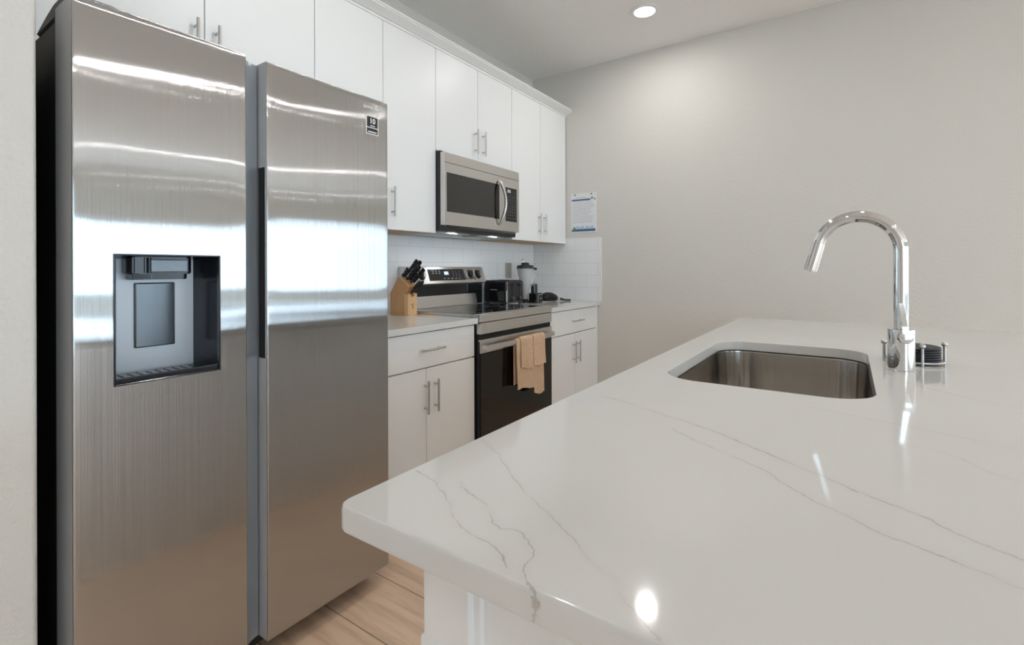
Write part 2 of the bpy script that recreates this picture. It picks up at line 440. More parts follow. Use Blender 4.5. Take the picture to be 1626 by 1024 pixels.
# ------------------------------------------------------------------ refrigerator
FY = 1.4249; FX0, FXA, FXB, FX1 = .3442, .7284, .7871, 1.2519; FZ0, FZ1 = .0693, 1.796
fr = thing('refrigerator', 'tall stainless side by side refrigerator with ice and water dispenser', 'refrigerator', ((FX0+FX1)/2, 1.8, 0))
part('body', B(FX0+.004, FX1-.004, 1.552, 2.235, .05, 1.775, bev=.004), 'fridge_side', fr, label='black refrigerator body behind the doors')
part('toe_grille', B(FX0+.02, FX1-.02, 1.50, 1.56, .03, .068), 'black', fr)
def wobble(x, z, s):
    return .0004*math.sin(2*PI*(z+.05*math.sin(3*x+s))/.62+s) + .0002*math.sin(2*PI*z/.27+1.3*s+1.6*x)
def door_shell(x0, x1, hole=None, s=0., back=1.548):
    """thin-edged door with a slightly wavy sheet-steel front, optional rectangular hole"""
    r = .005
    def offs(t, lo, hi):
        d = min(t-lo, hi-t)
        return 0 if d >= r else r-math.sqrt(max(0, r*r-(r-d)**2))
    def axis(lo, hi, step, extra=()):
        v = {lo, lo+.0006, lo+.0018, lo+r, hi-r, hi-.0018, hi-.0006, hi, *extra}
        n = int((hi-lo)/step)
        for i in range(1, n): v.add(lo+(hi-lo)*i/n)
        v = sorted(v); out = [v[0]]
        for a in v[1:]:
            if a-out[-1] > .0005: out.append(a)
        return out
    hx = hole[:2] if hole else (); hz = hole[2:] if hole else ()
    xs = axis(x0, x1, .03, hx); zs = axis(FZ0, FZ1, .02, hz)
    bm = bmesh.new()
    env = lambda x, z: min(1, min(x-x0, x1-x)/.03)*min(1, min(z-FZ0, FZ1-z)/.03)
    g = {}
    for i, x in enumerate(xs):
        for j, z in enumerate(zs):
            y = FY + max(offs(x, x0, x1), offs(z, FZ0, FZ1)) + wobble(x, z, s)*max(0, env(x, z))
            g[i, j] = bm.verts.new((x, y, z))
    for i in range(len(xs)-1):
        for j in range(len(zs)-1):
            if hole and xs[i] >= hole[0]-1e-5 and xs[i+1] <= hole[1]+1e-5 and zs[j] >= hole[2]-1e-5 and zs[j+1] <= hole[3]+1e-5: continue
            bm.faces.new((g[i, j], g[i+1, j], g[i+1, j+1], g[i, j+1]))
    # sides and back
    ni, nj = len(xs)-1, len(zs)-1
    loop = [g[i, 0] for i in range(ni+1)] + [g[ni, j] for j in range(1, nj+1)] + [g[i, nj] for i in range(ni-1, -1, -1)] + [g[0, j] for j in range(nj-1, 0, -1)]
    bl = [bm.verts.new((v.co.x, back, v.co.z)) for v in loop]
    for a in range(len(loop)):
        b = (a+1) % len(loop)
        f = bm.faces.new((loop[a], loop[b], bl[b], bl[a])); f.material_index = 1
    if not hole:
        f = bm.faces.new(bl); f.material_index = 1
    for f in bm.faces:
        if f.material_index == 0: pass
    bmesh.ops.remove_doubles(bm, verts=[v for v in bm.verts if not v.link_faces], dist=1e-6)
    for v in [v for v in bm.verts if not v.link_faces]: bm.verts.remove(v)
    return bm
HX0, HX1, HZ0, HZ1 = .4195, .6535, .9035, 1.2135
fd = part('freezer_door', door_shell(FX0, FXA, (HX0, HX1, HZ0, HZ1), .4), ['steel_v', 'door_edge'], fr, smooth=40, label='narrow stainless freezer door with dispenser')
rd = part('refrigerator_door', door_shell(FXB, FX1, None, 2.1), ['steel_v', 'door_edge'], fr, smooth=40, label='wide stainless refrigerator door with sticker')
# grip strip between the doors (part of the freezer door)
bm = bmesh.new()
prof = [(FXA-.004, FY+.012), (FXA+.001, FY+.013), (FXA+.012, FY+.030), (FXA+.028, FY+.041), (FXA+.044, FY+.046), (FXB-.004, FY+.048), (FXB-.004, FY+.10), (FXA-.004, FY+.10)]
prism(bm, prof, lambda a, b, h: (a, b, h), FZ0+.004, FZ1-.004)
part('grip_strip', bm, 'grip', fd)
part('grip_pocket', B(FXB-.0012, FXB+.01, FY+.012, FY+.046, .911, 1.483, bev=.001), 'void', rd)
# dispenser
bm = bmesh.new()
bx0, bx1, by, bz0, bz1 = .455, .632, 1.532, .912, 1.205
fro = [(HX0, FY, HZ0), (HX1, FY, HZ0), (HX1, FY, HZ1), (HX0, FY, HZ1)]; bak = [(bx0, by, bz0), (bx1, by, bz0), (bx1, by, bz1), (bx0, by, bz1)]
fv = [bm.verts.new(p) for p in fro]; bv = [bm.verts.new(p) for p in bak]
for i, mi in ((0, 1), (1, 1), (2, 1), (3, 0)):
    f = bm.faces.new((fv[i], fv[(i+1) % 4], bv[(i+1) % 4], bv[i])); f.material_index = mi
bm.faces.new(bv)
bmesh.ops.recalc_face_normals(bm, faces=bm.faces)
dr = part('dispenser_recess', bm, ['disp', 'disp_dark'], fd, smooth=0)
bm = bmesh.new()
for a, b, c, d in ((HX0-.002, HX1+.002, HZ1-.002, HZ1+.002), (HX0-.002, HX1+.002, HZ0-.002, HZ0+.002), (HX0-.002, HX0+.002, HZ0, HZ1), (HX1-.002, HX1+.002, HZ0, HZ1)):
    box(bm, a, b, FY-.0025, FY+.012, c, d, bev=.001, seg=1)
part('dispenser_trim', bm, 'disp_dark', fd)
bm = bmesh.new()
prism(bm, [(.466, 1.532), (.466, 1.49), (.474, 1.478), (.498, 1.474), (.504, 1.462), (.59, 1.462), (.606, 1.478), (.606, 1.532)], lambda a, b, h: (a, b, h), 1.166, 1.211, bev=.003)
prism(bm, [(.474, 1.53), (.474, 1.49), (.512, 1.474), (.585, 1.474), (.598, 1.486), (.598, 1.53)], lambda a, b, h: (a, b, h), 1.152, 1.168, bev=.002)
part('dispenser_nozzle', bm, 'disp_dark', fd)
part('nozzle_panel', B(.506, .589, 1.4595, 1.466, 1.171, 1.203, bev=.002), 'paddle', fd)
bm = bmesh.new(); 
for q in ((.53, 1.186), (.568, 1.186)): box(bm, q[0]-.010, q[0]+.010, 1.4588, 1.4600, q[1]-.0008, q[1]+.0008)
part('button_marks', bm, 'print_grey', fd)
part('paddle_surround', B(.492, .585, 1.5265, 1.534, .973, 1.143, bev=.003), 'disp_dark', fd)
bm = bmesh.new(); pr_ = [(.4955+.086*i/14, 1.5255-.006*math.sin(PI*i/14)) for i in range(15)]+[(.5815, 1.53), (.4955, 1.53)]
prism(bm, pr_, lambda a, b, h: (a, b, h), .9765, 1.1395)
part('dispenser_paddle', bm, 'paddle', fd, smooth=40)
bm = bmesh.new(); box(bm, HX0+.006, HX1-.006, FY+.004, 1.53, .9055, .913, bev=.002); box(bm, HX0+.004, HX1-.004, FY+.001, FY+.008, .9055, .919, bev=.002)
for i in range(9): box(bm, HX0+.03+i*.02, HX0+.036+i*.02, FY+.016, 1.51, .912, .9145)
part('drip_tray', bm, 'disp_dark', fd)
# logo, sticker
part('logo', text_bm('SAMSUNG', .0165, facing_aisle(1.176, FY-.0016, 1.7585), .0006), 'silver_print', rd, smooth=0)
st = part('energy_sticker', B(1.150, 1.2045, FY-.0022, FY+.001, 1.664, 1.730), 'white_print', rd, smooth=0, label='black and white warranty sticker reading 10')
bm = bmesh.new(); box(bm, 1.153, 1.2015, FY-.0027, FY-.002, 1.690, 1.7275); box(bm, 1.153, 1.2015, FY-.0027, FY-.002, 1.667, 1.6865)
part('sticker_panel', bm, 'black', rd, smooth=0)
bm = text_bm('10', .026, facing_aisle(1.1772, FY-.0032, 1.7115), .0003, True); box(bm, 1.168, 1.188, FY-.0034, FY-.0027, 1.6935, 1.6965); box(bm, 1.158, 1.196, FY-.0034, FY-.0027, 1.6705, 1.6745)
part('sticker_print', bm, 'white_print', rd, smooth=0)
# hinge covers, feet
for xa, xb in ((FX0, FX0+.09), (FX1-.09, FX1)):
    bm = bmesh.new()
    prism(bm, [(1.445, 1.797), (1.46, 1.812), (1.56, 1.812), (1.615, 1.800), (1.655, 1.788), (1.71, 1.782), (1.71, 1.7745), (1.555, 1.7745), (1.55, 1.797)], lambda a, b, h: (h, a, b), xa, xb, bev=.003)
    part('hinge_cover', bm, 'hinge', fr)
    xm = (xa+xb)/2
    bm = bmesh.new(); lathe(bm, (xm, 1.56, 0), [(0, 0), (.024, 0), (.026, .01), (.018, .02), (.014, .052), (0, .052)], seg=18)
    part('levelling_foot', bm, 'black', fr)
    bm = bmesh.new(); tube(bm, [(xm-.012, 1.64, .028), (xm+.012, 1.64, .028)], .028, 18); box(bm, xm-.018, xm+.018, 1.62, 1.66, .03, .052)
    part('caster', bm, 'black', fr)

# ------------------------------------------------------------------ cabinets
UY, UZ0, UZ1 = 1.9286, 1.3795, 2.436
HR = .0055
def bar_pull(name, parent, x, y, z, length, vertical=True, r=HR, stand=.028):
    bm = bmesh.new(); h = length/2; q = h*.68
    if vertical:
        tube(bm, [(x, y-stand, z-h), (x, y-stand, z+h)], r, 12)
        for s in (-1, 1): tube(bm, [(x, y-stand, z+s*q), (x, y+.001, z+s*q)], r*.85, 10)
    else:
        tube(bm, [(x-h, y-stand, z), (x+h, y-stand, z)], r, 12)
        for s in (-1, 1): tube(bm, [(x+s*q, y-stand, z), (x+s*q, y+.001, z)], r*.85, 10)
    return part(name, bm, 'nickel', parent)
def upper(label, x0, x1, z0, z1, doors, pulls):
    t = thing('upper_cabinet', label, 'wall cabinet', ((x0+x1)/2, 2.1, z0), 'white upper cabinets')
    bm = bmesh.new(); box(bm, x0+.0005, x1-.0005, UY+.021, YW-.002, z0+.002, z1)
    for f in bm.faces:
        if f.normal.z < -.5 or (f.calc_center_median().z < z0+.01): f.material_index = 1
    part('cabinet_box', bm, ['cabinet', 'cabinet_wood'], t, smooth=0)
    g = .0016
    for i, (a, b) in enumerate(doors):
        d = part('door', B(a+g, b-g, UY, UY+.0195, z0, z1-.004, bev=.0015, seg=2), 'cabinet', t)
        if pulls[i] is not None:
            bar_pull('handle', d, pulls[i][0], UY, pulls[i][1], .152)
    return t
upper('short white two door cabinet above the refrigerator', .368, 1.282, 1.84, UZ1, [(.368, .836), (.836, 1.282)], [(.803, 1.995), (.875, 1.995)])
upper('tall white two door wall cabinet between refrigerator and microwave', 1.282, 2.045, UZ0, UZ1, [(1.282, 1.664), (1.664, 2.045)], [(1.612, 1.522), (1.719, 1.522)])
upper('short white two door cabinet directly above the microwave', 2.045, 2.806, 1.851, UZ1, [(2.045, 2.428), (2.428, 2.806)], [(2.396, 1.968), (2.474, 1.968)])
upper('tall white two door wall cabinet at the far right wall', 2.806, 3.588, UZ0, UZ1, [(2.806, 3.188), (3.188, 3.588)], [(3.158, 1.512), (3.235, 1.512)])
# crown moulding
bm = bmesh.new()
prof = [(UY+.03, 2.428), (UY-.006, 2.428), (UY-.006, 2.438), (UY-.016, 2.441), (UY-.022, 2.447), (UY-.044, 2.460), (UY-.052, 2.464), (UY-.052, 2.469), (UY-.058, 2.470), (UY-.058, 2.478), (UY+.03, 2.478)]
prism(bm, prof, lambda a, b, h: (h, a, b), .30, XW-.001)
struct('trim_1', bm, 'cabinet', smooth=25)
# base cabinets
DY = 1.645
def base(label, x0, x1, seam, dx0, dx1, pulls, hx):
    t = thing('base_cabinet', label, 'base cabinet', ((x0+x1)/2, 1.95, 0), 'white base cabinets')
    part('cabinet_box', B(x0, x1, DY+.0205, YW-.0095, .1, .8835), 'cabinet', t, smooth=0)
    part('toe_kick', B(x0, x1, DY+.07, DY+.085, 0, .1), 'cabinet', t, smooth=0)
    g = .0016
    d = part('drawer', B(dx0+g, dx1-g, DY, DY+.0195, .712, .877, bev=.0015), 'cabinet', t)
    bar_pull('handle', d, hx, DY, .797, .16, False)
    for (a, b), px in zip(((dx0, seam), (seam, dx1)), pulls):
        d = part('door', B(a+g, b-g, DY, DY+.0195, .105, .706, bev=.0015), 'cabinet', t)
        bar_pull('handle', d, px, DY, .575, .155)
    return t
base('white base cabinet between refrigerator and stove, one drawer over two doors', 1.272, 2.038, 1.675, 1.275, 2.036, (1.663, 1.73), 1.70)
rb = base('white base cabinet right of the stove against the far wall', 2.814, 3.593, 3.198, 2.816, 3.553, (3.166, 3.232), 3.215)
part('filler_strip', B(3.556, 3.592, DY+.004, DY+.0195, .1, .8835), 'cabinet', rb, smooth=0)
# perimeter counters
for x0, x1, lab in ((1.262, 2.041, 'white quartz countertop left of the stove, under the knife block'), (2.811, XW-.001, 'white quartz countertop right of the stove, under the toaster')):
    o = part('countertop', B(x0, x1, 1.6227, YW-.009, .884, .914, bev=.003), 'quartz_plain', origin=((x0+x1)/2, 1.93, .884)); set_props(o, lab, 'countertop', 'perimeter countertops')
# tiled splash
o = part('backsplash', B(1.262, XW-.0085, YW-.008, YW-.0005, .86, UZ0+.001), 'tile', smooth=0, origin=(2.4, YW, .9)); set_props(o, 'white subway tile backsplash along the wall behind the stove', 'backsplash')
bs = thing('backsplash', 'square white tile backsplash return on the far wall below the notice', 'backsplash', (XW, 1.93, .9))
part('tile_field', B(XW-.008, XW-.0001, 1.6227, YW-.0085, .914, 1.412), 'tile', bs, smooth=0)
bm = bmesh.new(); box(bm, XW-.0095, XW-.0001, 1.613, 1.6227, .914, 1.4215, bev=.001); box(bm, XW-.0095, XW-.0001, 1.6227, UY, 1.412, 1.4215, bev=.001)
part('tile_edge', bm, 'trim', bs)

# ------------------------------------------------------------------ range
RX0, RX1, RY = 2.0445, 2.808, 1.612
rg = thing('kitchen_range', 'stainless electric range with black glass cooktop and oven door', 'stove', ((RX0+RX1)/2, 1.93, 0))
part('body', B(RX0, RX1, RY+.03, 2.19, .02, .905), 'fridge_side', rg, smooth=0)
bm = bmesh.new(); box(bm, RX0, RX1, RY, RY+.05, .890, .9315, bev=.003); box(bm, RX0, RX0+.008, RY+.05, 2.10, .915, .9295); box(bm, RX1-.008, RX1, RY+.05, 2.16, .915, .9305, bev=.002)
part('cooktop_frame', bm, 'steel_h', rg)
ck = part('cooktop', B(RX0+.008, RX1-.008, RY+.045, 2.165, .905, .9295, bev=.001), 'cooktop', rg)
for cx, cy, r in ((2.22, 1.79, .105), (2.62, 1.79, .09), (2.22, 2.02, .075), (2.62, 2.02, .10)):
    bm = bmesh.new(); lathe(bm, (cx, cy, .9296), [(r-.002, 0), (r-.002, .0003), (r, .0003), (r, 0)], seg=48); part('burner_ring', bm, 'print_grey', rg)
bm = bmesh.new(); box(bm, RX0+.003, RX1-.003, RY, RY+.05, .826, .887, bev=.004)
part('front_panel', bm, 'steel_h', rg)
part('panel_inset', B(RX0+.055, RX1-.04, RY-.002, RY+.01, .836, .872, bev=.0018), 'steel_h', rg)
part('vent_gap', B(RX0+.006, RX1-.006, RY+.012, RY+.05, .79, .83), 'void', rg, smooth=0)
# backguard: sloped console above a dark recess and a steel apron
bm = bmesh.new()
prism(bm, [(2.158, 1.083), (2.194, 1.187), (2.204, 1.190), (2.238, 1.190), (2.238, .93), (2.20, .93), (2.20, 1.07), (2.165, 1.078)], lambda a, b, h: (h, a, b), RX0+.002, RX1-.002, bev=.0015)
bg = part('backguard', bm, 'steel_h', rg)
def cons(x, t, lift=0.):     # t 0..1 up the sloped console face
    n = Vector((0, -.104, .036)).normalized()*-1
    n = Vector((0, -.945, .327))
    p = Vector((x, 2.158+.036*t, 1.083+.104*t)); return p+n*lift
def cons_quad(bm, x0, x1, t0, t1, lift, th=.002):
    a = [cons(x0, t0, lift), cons(x1, t0, lift), cons(x1, t1, lift), cons(x0, t1, lift)]; b = [cons(x0, t0, lift-th), cons(x1, t0, lift-th), cons(x1, t1, lift-th), cons(x0, t1, lift-th)]
    va = [bm.verts.new(p) for p in a]; vb = [bm.verts.new(p) for p in b]
    bm.faces.new(va); bm.faces.new(vb[::-1])
    for i in range(4): bm.faces.new((va[i], va[(i+1) % 4], vb[(i+1) % 4], vb[i]))
bm = bmesh.new(); cons_quad(bm, 2.238, 2.585, .17, .87, .0015)
part('display_panel', bm, 'display', rg, smooth=0)
bm = bmesh.new(); cons_quad(bm, 2.385, 2.425, .52, .72, .0022, .001)
part('clock_digits', bm, 'led', rg, smooth=0)
bm = bmesh.new()
for i in range(3):
    for t in (.62, .75): cons_quad(bm, 2.275+i*.030, 2.288+i*.030, t-.03, t+.03, .0021, .001)
for i in range(5): cons_quad(bm, 2.37+i*.038, 2.384+i*.038, .27, .31, .0021, .001)
for i in range(3):
    for t in (.45, .58, .70): cons_quad(bm, 2.47+i*.03, 2.475+i*.03, t-.018, t+.018, .0021, .001)
part('display_marks', bm, 'print_grey', rg, smooth=0)
for kx in (2.098, 2.168, 2.643, 2.725):
    n = Vector((0, -.945, .327)); c = cons(kx, .5)
    bm = bmesh.new(); lathe(bm, c, [(.033, 0), (.033, .006), (.027, .008), (.025, .026), (.022, .029), (0, .029)], axis=n, seg=28)
    kn = part('knob', bm, 'black', rg)
    bm = bmesh.new(); lathe(bm, c, [(.034, 0), (.036, .0), (.036, .004), (.033, .005)], axis=n, seg=28); 
    u = Vector((.28, .31, .91)).normalized(); u = (u-n*u.dot(n)).normalized(); w = n.cross(u)
    p0 = c+n*.027
    vs = []
    for dn in (0, .014):
        for a, b_ in ((-.024, -.008), (.024, -.008), (.024, .008), (-.024, .008)): vs.append(bm.verts.new(p0+u*a+w*b_+n*dn))
    for f in ((0, 1, 2, 3), (4, 5, 6, 7), (0, 1, 5, 4), (1, 2, 6, 5), (2, 3, 7, 6), (3, 0, 4, 7)): bm.faces.new([vs[i] for i in f])
    part('knob_grip', bm, 'nickel', kn)
part('recess_band', B(RX0+.004, RX1-.004, 2.192, 2.201, .93, 1.07), 'gloss_black', rg, smooth=0)
bm = bmesh.new(); prism(bm, [(2.172, .9305), (2.187, 1.004), (2.195, 1.004), (2.195, .9305)], lambda a, b, h: (h, a, b), RX0+.02, RX1-.085, bev=.001)
part('apron', bm, 'steel_h', rg)
# oven door
od = part('oven_door', B(RX0+.002, RX1-.002, RY+.006, RY+.045, .225, .79, bev=.003), 'gloss_black', rg)
part('door_rail', B(RX0+.004, RX1-.004, RY, RY+.02, .724, .797, bev=.004), 'steel_h', rg)
part('door_glass', B(RX0+.006, RX1-.006, RY+.001, RY+.01, .228, .7235, bev=.001), 'oven_glass', rg)
bm = bmesh.new(); box(bm, RX0+.012, RX1-.042, RY-.044, RY-.029, .742, .771, bev=.004)
for x in (RX0+.026, RX1-.056): box(bm, x-.012, x+.012, RY-.032, RY+.002, .746, .768, bev=.003)
part('door_handle', bm, 'steel_h', rg)
part('storage_drawer', B(RX0+.002, RX1-.002, RY+.004, RY+.045, .05, .218, bev=.004), 'steel_h', rg)
for x in (RX0+.05, RX1-.05):
    bm = bmesh.new(); lathe(bm, (x, RY+.08, 0), [(0, 0), (.02, 0), (.02, .02), (0, .022)], seg=14); part('foot', bm, 'black', rg)

# towels folded over the oven handle
def towel(label, pieces):
    t = thing('hand_towel', label, 'towel', ((pieces[0][1]+pieces[0][2])/2, RY-.055, .757), 'towels on the oven handle')
    for nm, x0, x1, zf, zb, lift, ph in pieces:
        yc, zc, hy, hz = RY-.0365, .7565, .0115+lift*.8, .0185+lift
        path = []
        n1 = 16
        for i in range(n1+1): path.append((yc-hy, zf+(zc-zf)*i/n1, 1-i/n1))
        for i in range(1, 8):
            a = PI-PI*i/8; path.append((yc+hy*math.cos(a), zc+hz*math.sin(a), 0))
        for i in range(n1+1): path.append((yc+hy, zc+(zb-zc)*i/n1, i/n1*.5))
        bm = bmesh.new(); nx = 14; rows = []
        for k, (y, z, w) in enumerate(path):
            row = []
            for i in range(nx+1):
                s = i/nx; x = x0+(x1-x0)*s
                wave = .0055*w*math.sin(s*7+ph)+.004*w*math.sin(s*15+ph*2)
                sl = .010*w*(math.sin(ph*3+k*.2)*.4)
                zz = z + (-.010*s+.006*math.sin(s*5+ph))*w
                yy = y-abs(wave)*(1 if y < yc else .1) - (.004*w if y < yc else 0)
                row.append(bm.verts.new((x+sl+.004*w*(s-.5), yy, zz)))
            rows.append(row)
        for a, b in zip(rows, rows[1:]):
            for i in range(nx): bm.faces.new((a[i], a[i+1], b[i+1], b[i]))
        bmesh.ops.recalc_face_normals(bm, faces=bm.faces)
        bmesh.ops.solidify(bm, geom=bm.faces[:], thickness=.0045)
        part(nm, bm, 'terry', t, smooth=60)
towel('wide beige terry towel, left of the two on the oven handle', [('long_fold', 2.318, 2.495, .482, .507, 0, .3), ('short_flap', 2.356, 2.484, .600, .69, .007, 1.2)])
towel('narrow beige terry towel hanging lower, right of the two on the oven handle', [('long_fold', 2.503, 2.609, .425, .60, .0, 2.2), ('short_flap', 2.492, 2.625, .597, .69, .007, 2.9)])

# ------------------------------------------------------------------ microwave
MX0, MX1, MY = 2.0465, 2.804, 1.868
mw = thing('microwave', 'stainless over-the-range microwave with curved handle', 'microwave', ((MX0+MX1)/2, 2.05, 1.385))
part('body', B(MX0+.001, MX1-.001, MY+.03, YW-.009, 1.392, 1.846, bev=.002), 'fridge_side', mw)
part('front_frame', B(MX0-.001+.002, MX1, MY, MY+.03, 1.424, 1.836, bev=.003), 'steel_h', mw)
part('vent_seam', B(MX0+.004, MX1-.003, MY-.0006, MY+.004, 1.7765, 1.7795), 'black', mw, smooth=0)
part('door_window', B(2.069, 2.520, MY-.0018, MY+.004, 1.500, 1.7225, bev=.001), 'mw_glass', mw)
part('door_window_edge', B(2.515, 2.572, MY-.0015, MY+.004, 1.497, 1.7225, bev=.001), 'gloss_black', mw)
part('control_panel', B(2.644, 2.772, MY-.0018, MY+.004, 1.491, 1.7155, bev=.001), 'display', mw)
part('clock_display', B(2.662, 2.70, MY-.0026, MY-.0015, 1.682, 1.702), 'plate_grey', mw, smooth=0)
bm = bmesh.new()
for r in range(8):
    for c in range(4): box(bm, 2.658+c*.028, 2.674+c*.028, MY-.0024, MY-.0017, 1.512+r*.020, 1.5155+r*.020)
part('key_marks', bm, 'print_dim', mw, smooth=0)
bm = bmesh.new(); pts = []; rd_ = []
for i in range(21):
    s = i/20; a = math.sin(PI*s)
    pts.append((2.562+.016*a, MY-.004-.045*a**.7, 1.462+.285*s)); rd_.append(.0095)
tube(bm, pts, rd_, 14)
part('door_handle', bm, 'nickel', mw)
bm = bmesh.new(); prism(bm, [(MY+.004, 1.424), (MY+.05, 1.404), (2.22, 1.386), (2.22, 1.394), (MY+.03, 1.43)], lambda a, b, h: (h, a, b), MX0+.02, MX1-.02)
part('underside', bm, 'steel_h', mw, smooth=0)
bm = bmesh.new()
for x0, x1 in ((2.10, 2.38), (2.47, 2.75)): box(bm, x0, x1, 1.96, 2.09, 1.386, 1.400)
part('grease_filter', bm, 'plate_grey', mw, smooth=0)
for lx in (2.22, 2.63):  # fill lamps added under the microwave to brighten the backsplash
    tl = part('added_fill_light', B(lx-.035, lx+.035, 1.925, 1.955, 1.394, 1.403, bev=.002), 'fill_lens', mw)
    ld = bpy.data.lights.new('added_fill_lamp', 'AREA'); ld.shape = 'RECTANGLE'; ld.size = .07; ld.size_y = .04; ld.energy = .8; ld.color = (.93, .97, 1)
    lo = bpy.data.objects.new('added_fill_lamp', ld); COL.objects.link(lo); lo.parent = tl; lo.location = (lx-OFF[tl.name].x, 1.94-OFF[tl.name].y, 1.391-OFF[tl.name].z)

# ------------------------------------------------------------------ knife block with knives and shears
Wd = Vector((.97, .24, 0)).normalized(); Dd = Vector((-.24, .97, 0)).normalized()   # block width and depth directions
KO = Vector((1.928, 2.034, .9142))
kw = .096
def kp(d, z, w): return KO + Wd*w + Dd*d + Vector((0, 0, z))
kb = thing('knife_block', 'slanted light wood knife block beside the refrigerator', 'knife block', KO)
bm = bmesh.new(); prism(bm, [(.028, 0), (.117, 0), (.117, .128), (.061, .218), (.001, .162), (.028, .118)], lambda a, b, h: kp(a, b, h), 0, kw, bev=.0015)
part('block_body', bm, 'block_wood', kb)
bm = bmesh.new(); prism(bm, [(0, 0), (kw, 0), (kw, .122), (kw*.72, .122), (kw*.68, .108), (kw*.5, .1), (kw*.32, .108), (kw*.28, .122), (0, .122)], lambda a, b, h: kp(h, b, a), 0, .0275, bev=.0012)
part('block_front', bm, 'block_pale', kb, label='pale wood front foot of the block')
bm = bmesh.new()
for p, q in (((.4, .062), (.6, .062)), ((.42, .062), (.5, .05)), ((.5, .05), (.58, .04)), ((.42, .04), (.6, .04))):
    tube(bm, [kp(-.0006, p[1], kw*p[0]), kp(-.0006, q[1], kw*q[0])], .0015, 6)
part('block_mark', bm, 'black', kb)
ax = (Dd*-.68+Vector((0, 0, .733))).normalized(); along = (Dd*-.733+Vector((0, 0, -.68))).normalized()
def knife(label, s, w, ln, r):
    base = kp(.061, .218, w) + along*s + ax*.001
    ln *= 1.17
    t = thing('kitchen_knife', label, 'knife', base, 'knives in the block')
    bm = bmesh.new()
    rings = []
    for h, a, b in ((.010, .6, .75), (.016, .9, 1), (.35, .95, 1.0), (.6, .9, 1.05), (.85, 1.0, 1.3), (.96, .95, 1.35), (1.0, .55, .9)):
        c = base+ax*(h*ln if h > .02 else h) - along*(.004*max(0, h-.6)); rings.append([bm.verts.new(c+Wd*(r*.62*a*math.cos(q))+along*(r*b*math.sin(q))) for q in [2*PI*k/12 for k in range(12)]])
    for a, b in zip(rings, rings[1:]):
        for k in range(12): bm.faces.new((a[k], a[(k+1) % 12], b[(k+1) % 12], b[k]))
    bm.faces.new(rings[0]); bm.faces.new(rings[-1])
    part('handle', bm, 'black', t)
    bm = bmesh.new(); tube(bm, [base-ax*.02, base+ax*.012], r*.62, 10); part('bolster', bm, 'chrome', t)
    for f in (.3, .55, .8):
        bm = bmesh.new(); c = base+ax*(ln*f); tube(bm, [c-Wd*(r*.70), c+Wd*(r*.70)], .0022, 8)
        part('rivet', bm, 'nickel', t)
knife('longest black handled knife at the top back of the wood block', .012, .034, .118, .0092)
knife('short black handled knife at the back left of the wood block', .010, .012, .062, .0092)
knife('black handled knife at the top right rear of the wood block', .014, .078, .112, .0092)
knife('black handled knife in the middle row, left of centre in the wood block', .036, .030, .098, .0092)
knife('black handled knife in the middle row, right of centre in the wood block', .038, .056, .100, .0092)
knife('black handled knife leaning farthest right above the shears', .060, .074, .098, .0092)
knife('small black handled knife low in front of the middle row', .060, .040, .070, .0092)
base_ = kp(.004, .125, .05)
sh = thing('kitchen_shears', 'black handled kitchen shears in the low front slot of the knife block', 'scissors', base_)
for sg in (-1, 1):
    bm = bmesh.new(); c = base_+ax*.06+Wd*(sg*.017); pts = []
    for i in range(21):
        a = 2*PI*i/20; pts.append(c+ax*(.030*math.cos(a))+Wd*(.0125*math.sin(a))+along*.0)
    tube(bm, pts, .0052, 8, caps=False)
    tube(bm, [base_-ax*.002+Wd*(sg*.006), base_+ax*.012+Wd*(sg*.008), base_+ax*.034+Wd*(sg*.013)], [.006, .009, .006], 8)
    part('handle_loop', bm, 'black', sh)
bm = bmesh.new(); tube(bm, [base_-Dd*.012, base_-Dd*.004], .005, 10); part('pivot', bm, 'nickel', sh)

# ------------------------------------------------------------------ toaster
TX0, TX1, TY0, TY1, TZ = 2.852, 3.072, 2.005, 2.215, .914
to = thing('toaster', 'glossy black toaster on the counter right of the stove', 'toaster', ((TX0+TX1)/2, (TY0+TY1)/2, TZ))
bm = bmesh.new(); box(bm, TX0, TX1, TY0+.008, TY1, TZ+.014, TZ+.178, bev=.016, seg=4)
part('shell', bm, 'gloss_black', to)
part('end_panel', B(TX0+.012, TX1-.012, TY0, TY0+.014, TZ+.014, TZ+.170, bev=.005), 'black', to)
part('chrome_edge', B(TX0+.004, TX0+.011, TY0+.001, TY0+.012, TZ+.02, TZ+.168, bev=.002), 'chrome', to)
for dx in (.065, .155):
    part('lever_slot', B(TX0+dx-.004, TX0+dx+.004, TY0-.0008, TY0+.003, TZ+.065, TZ+.15), 'void', to, smooth=0)
    part('lever', B(TX0+dx-.018, TX0+dx+.018, TY0-.026, TY0+.002, TZ+.138, TZ+.149, bev=.003), 'black', to)
    bm = bmesh.new(); lathe(bm, (TX0+dx, TY0+.001, TZ+.042), [(.017, 0), (.016, .012), (.013, .016), (0, .016)], axis=(0, -1, 0), seg=20); part('browning_knob', bm, 'black', to)
    bm = bmesh.new(); box(bm, TX0+dx-.001, TX0+dx+.001, TY0-.0165, TY0-.0145, TZ+.045, TZ+.057); part('knob_mark', bm, 'white_print', to, smooth=0)
    part('bread_slot', B(TX0+dx-.016, TX0+dx+.016, TY0+.04, TY1-.03, TZ+.17, TZ+.1788), 'void', to, smooth=0)
for x in (TX0+.02, TX1-.02):
    for y in (TY0+.025, TY1-.025):
        bm = bmesh.new(); lathe(bm, (x, y, TZ), [(0, 0), (.012, 0), (.012, .015), (0, .015)], seg=12); part('foot', bm, 'black', to)
part('side_mark', B(TX0-.0006, TX0+.001, TY0+.09, TY0+.15, TZ+.108, TZ+.112), 'print_grey', to, smooth=0)

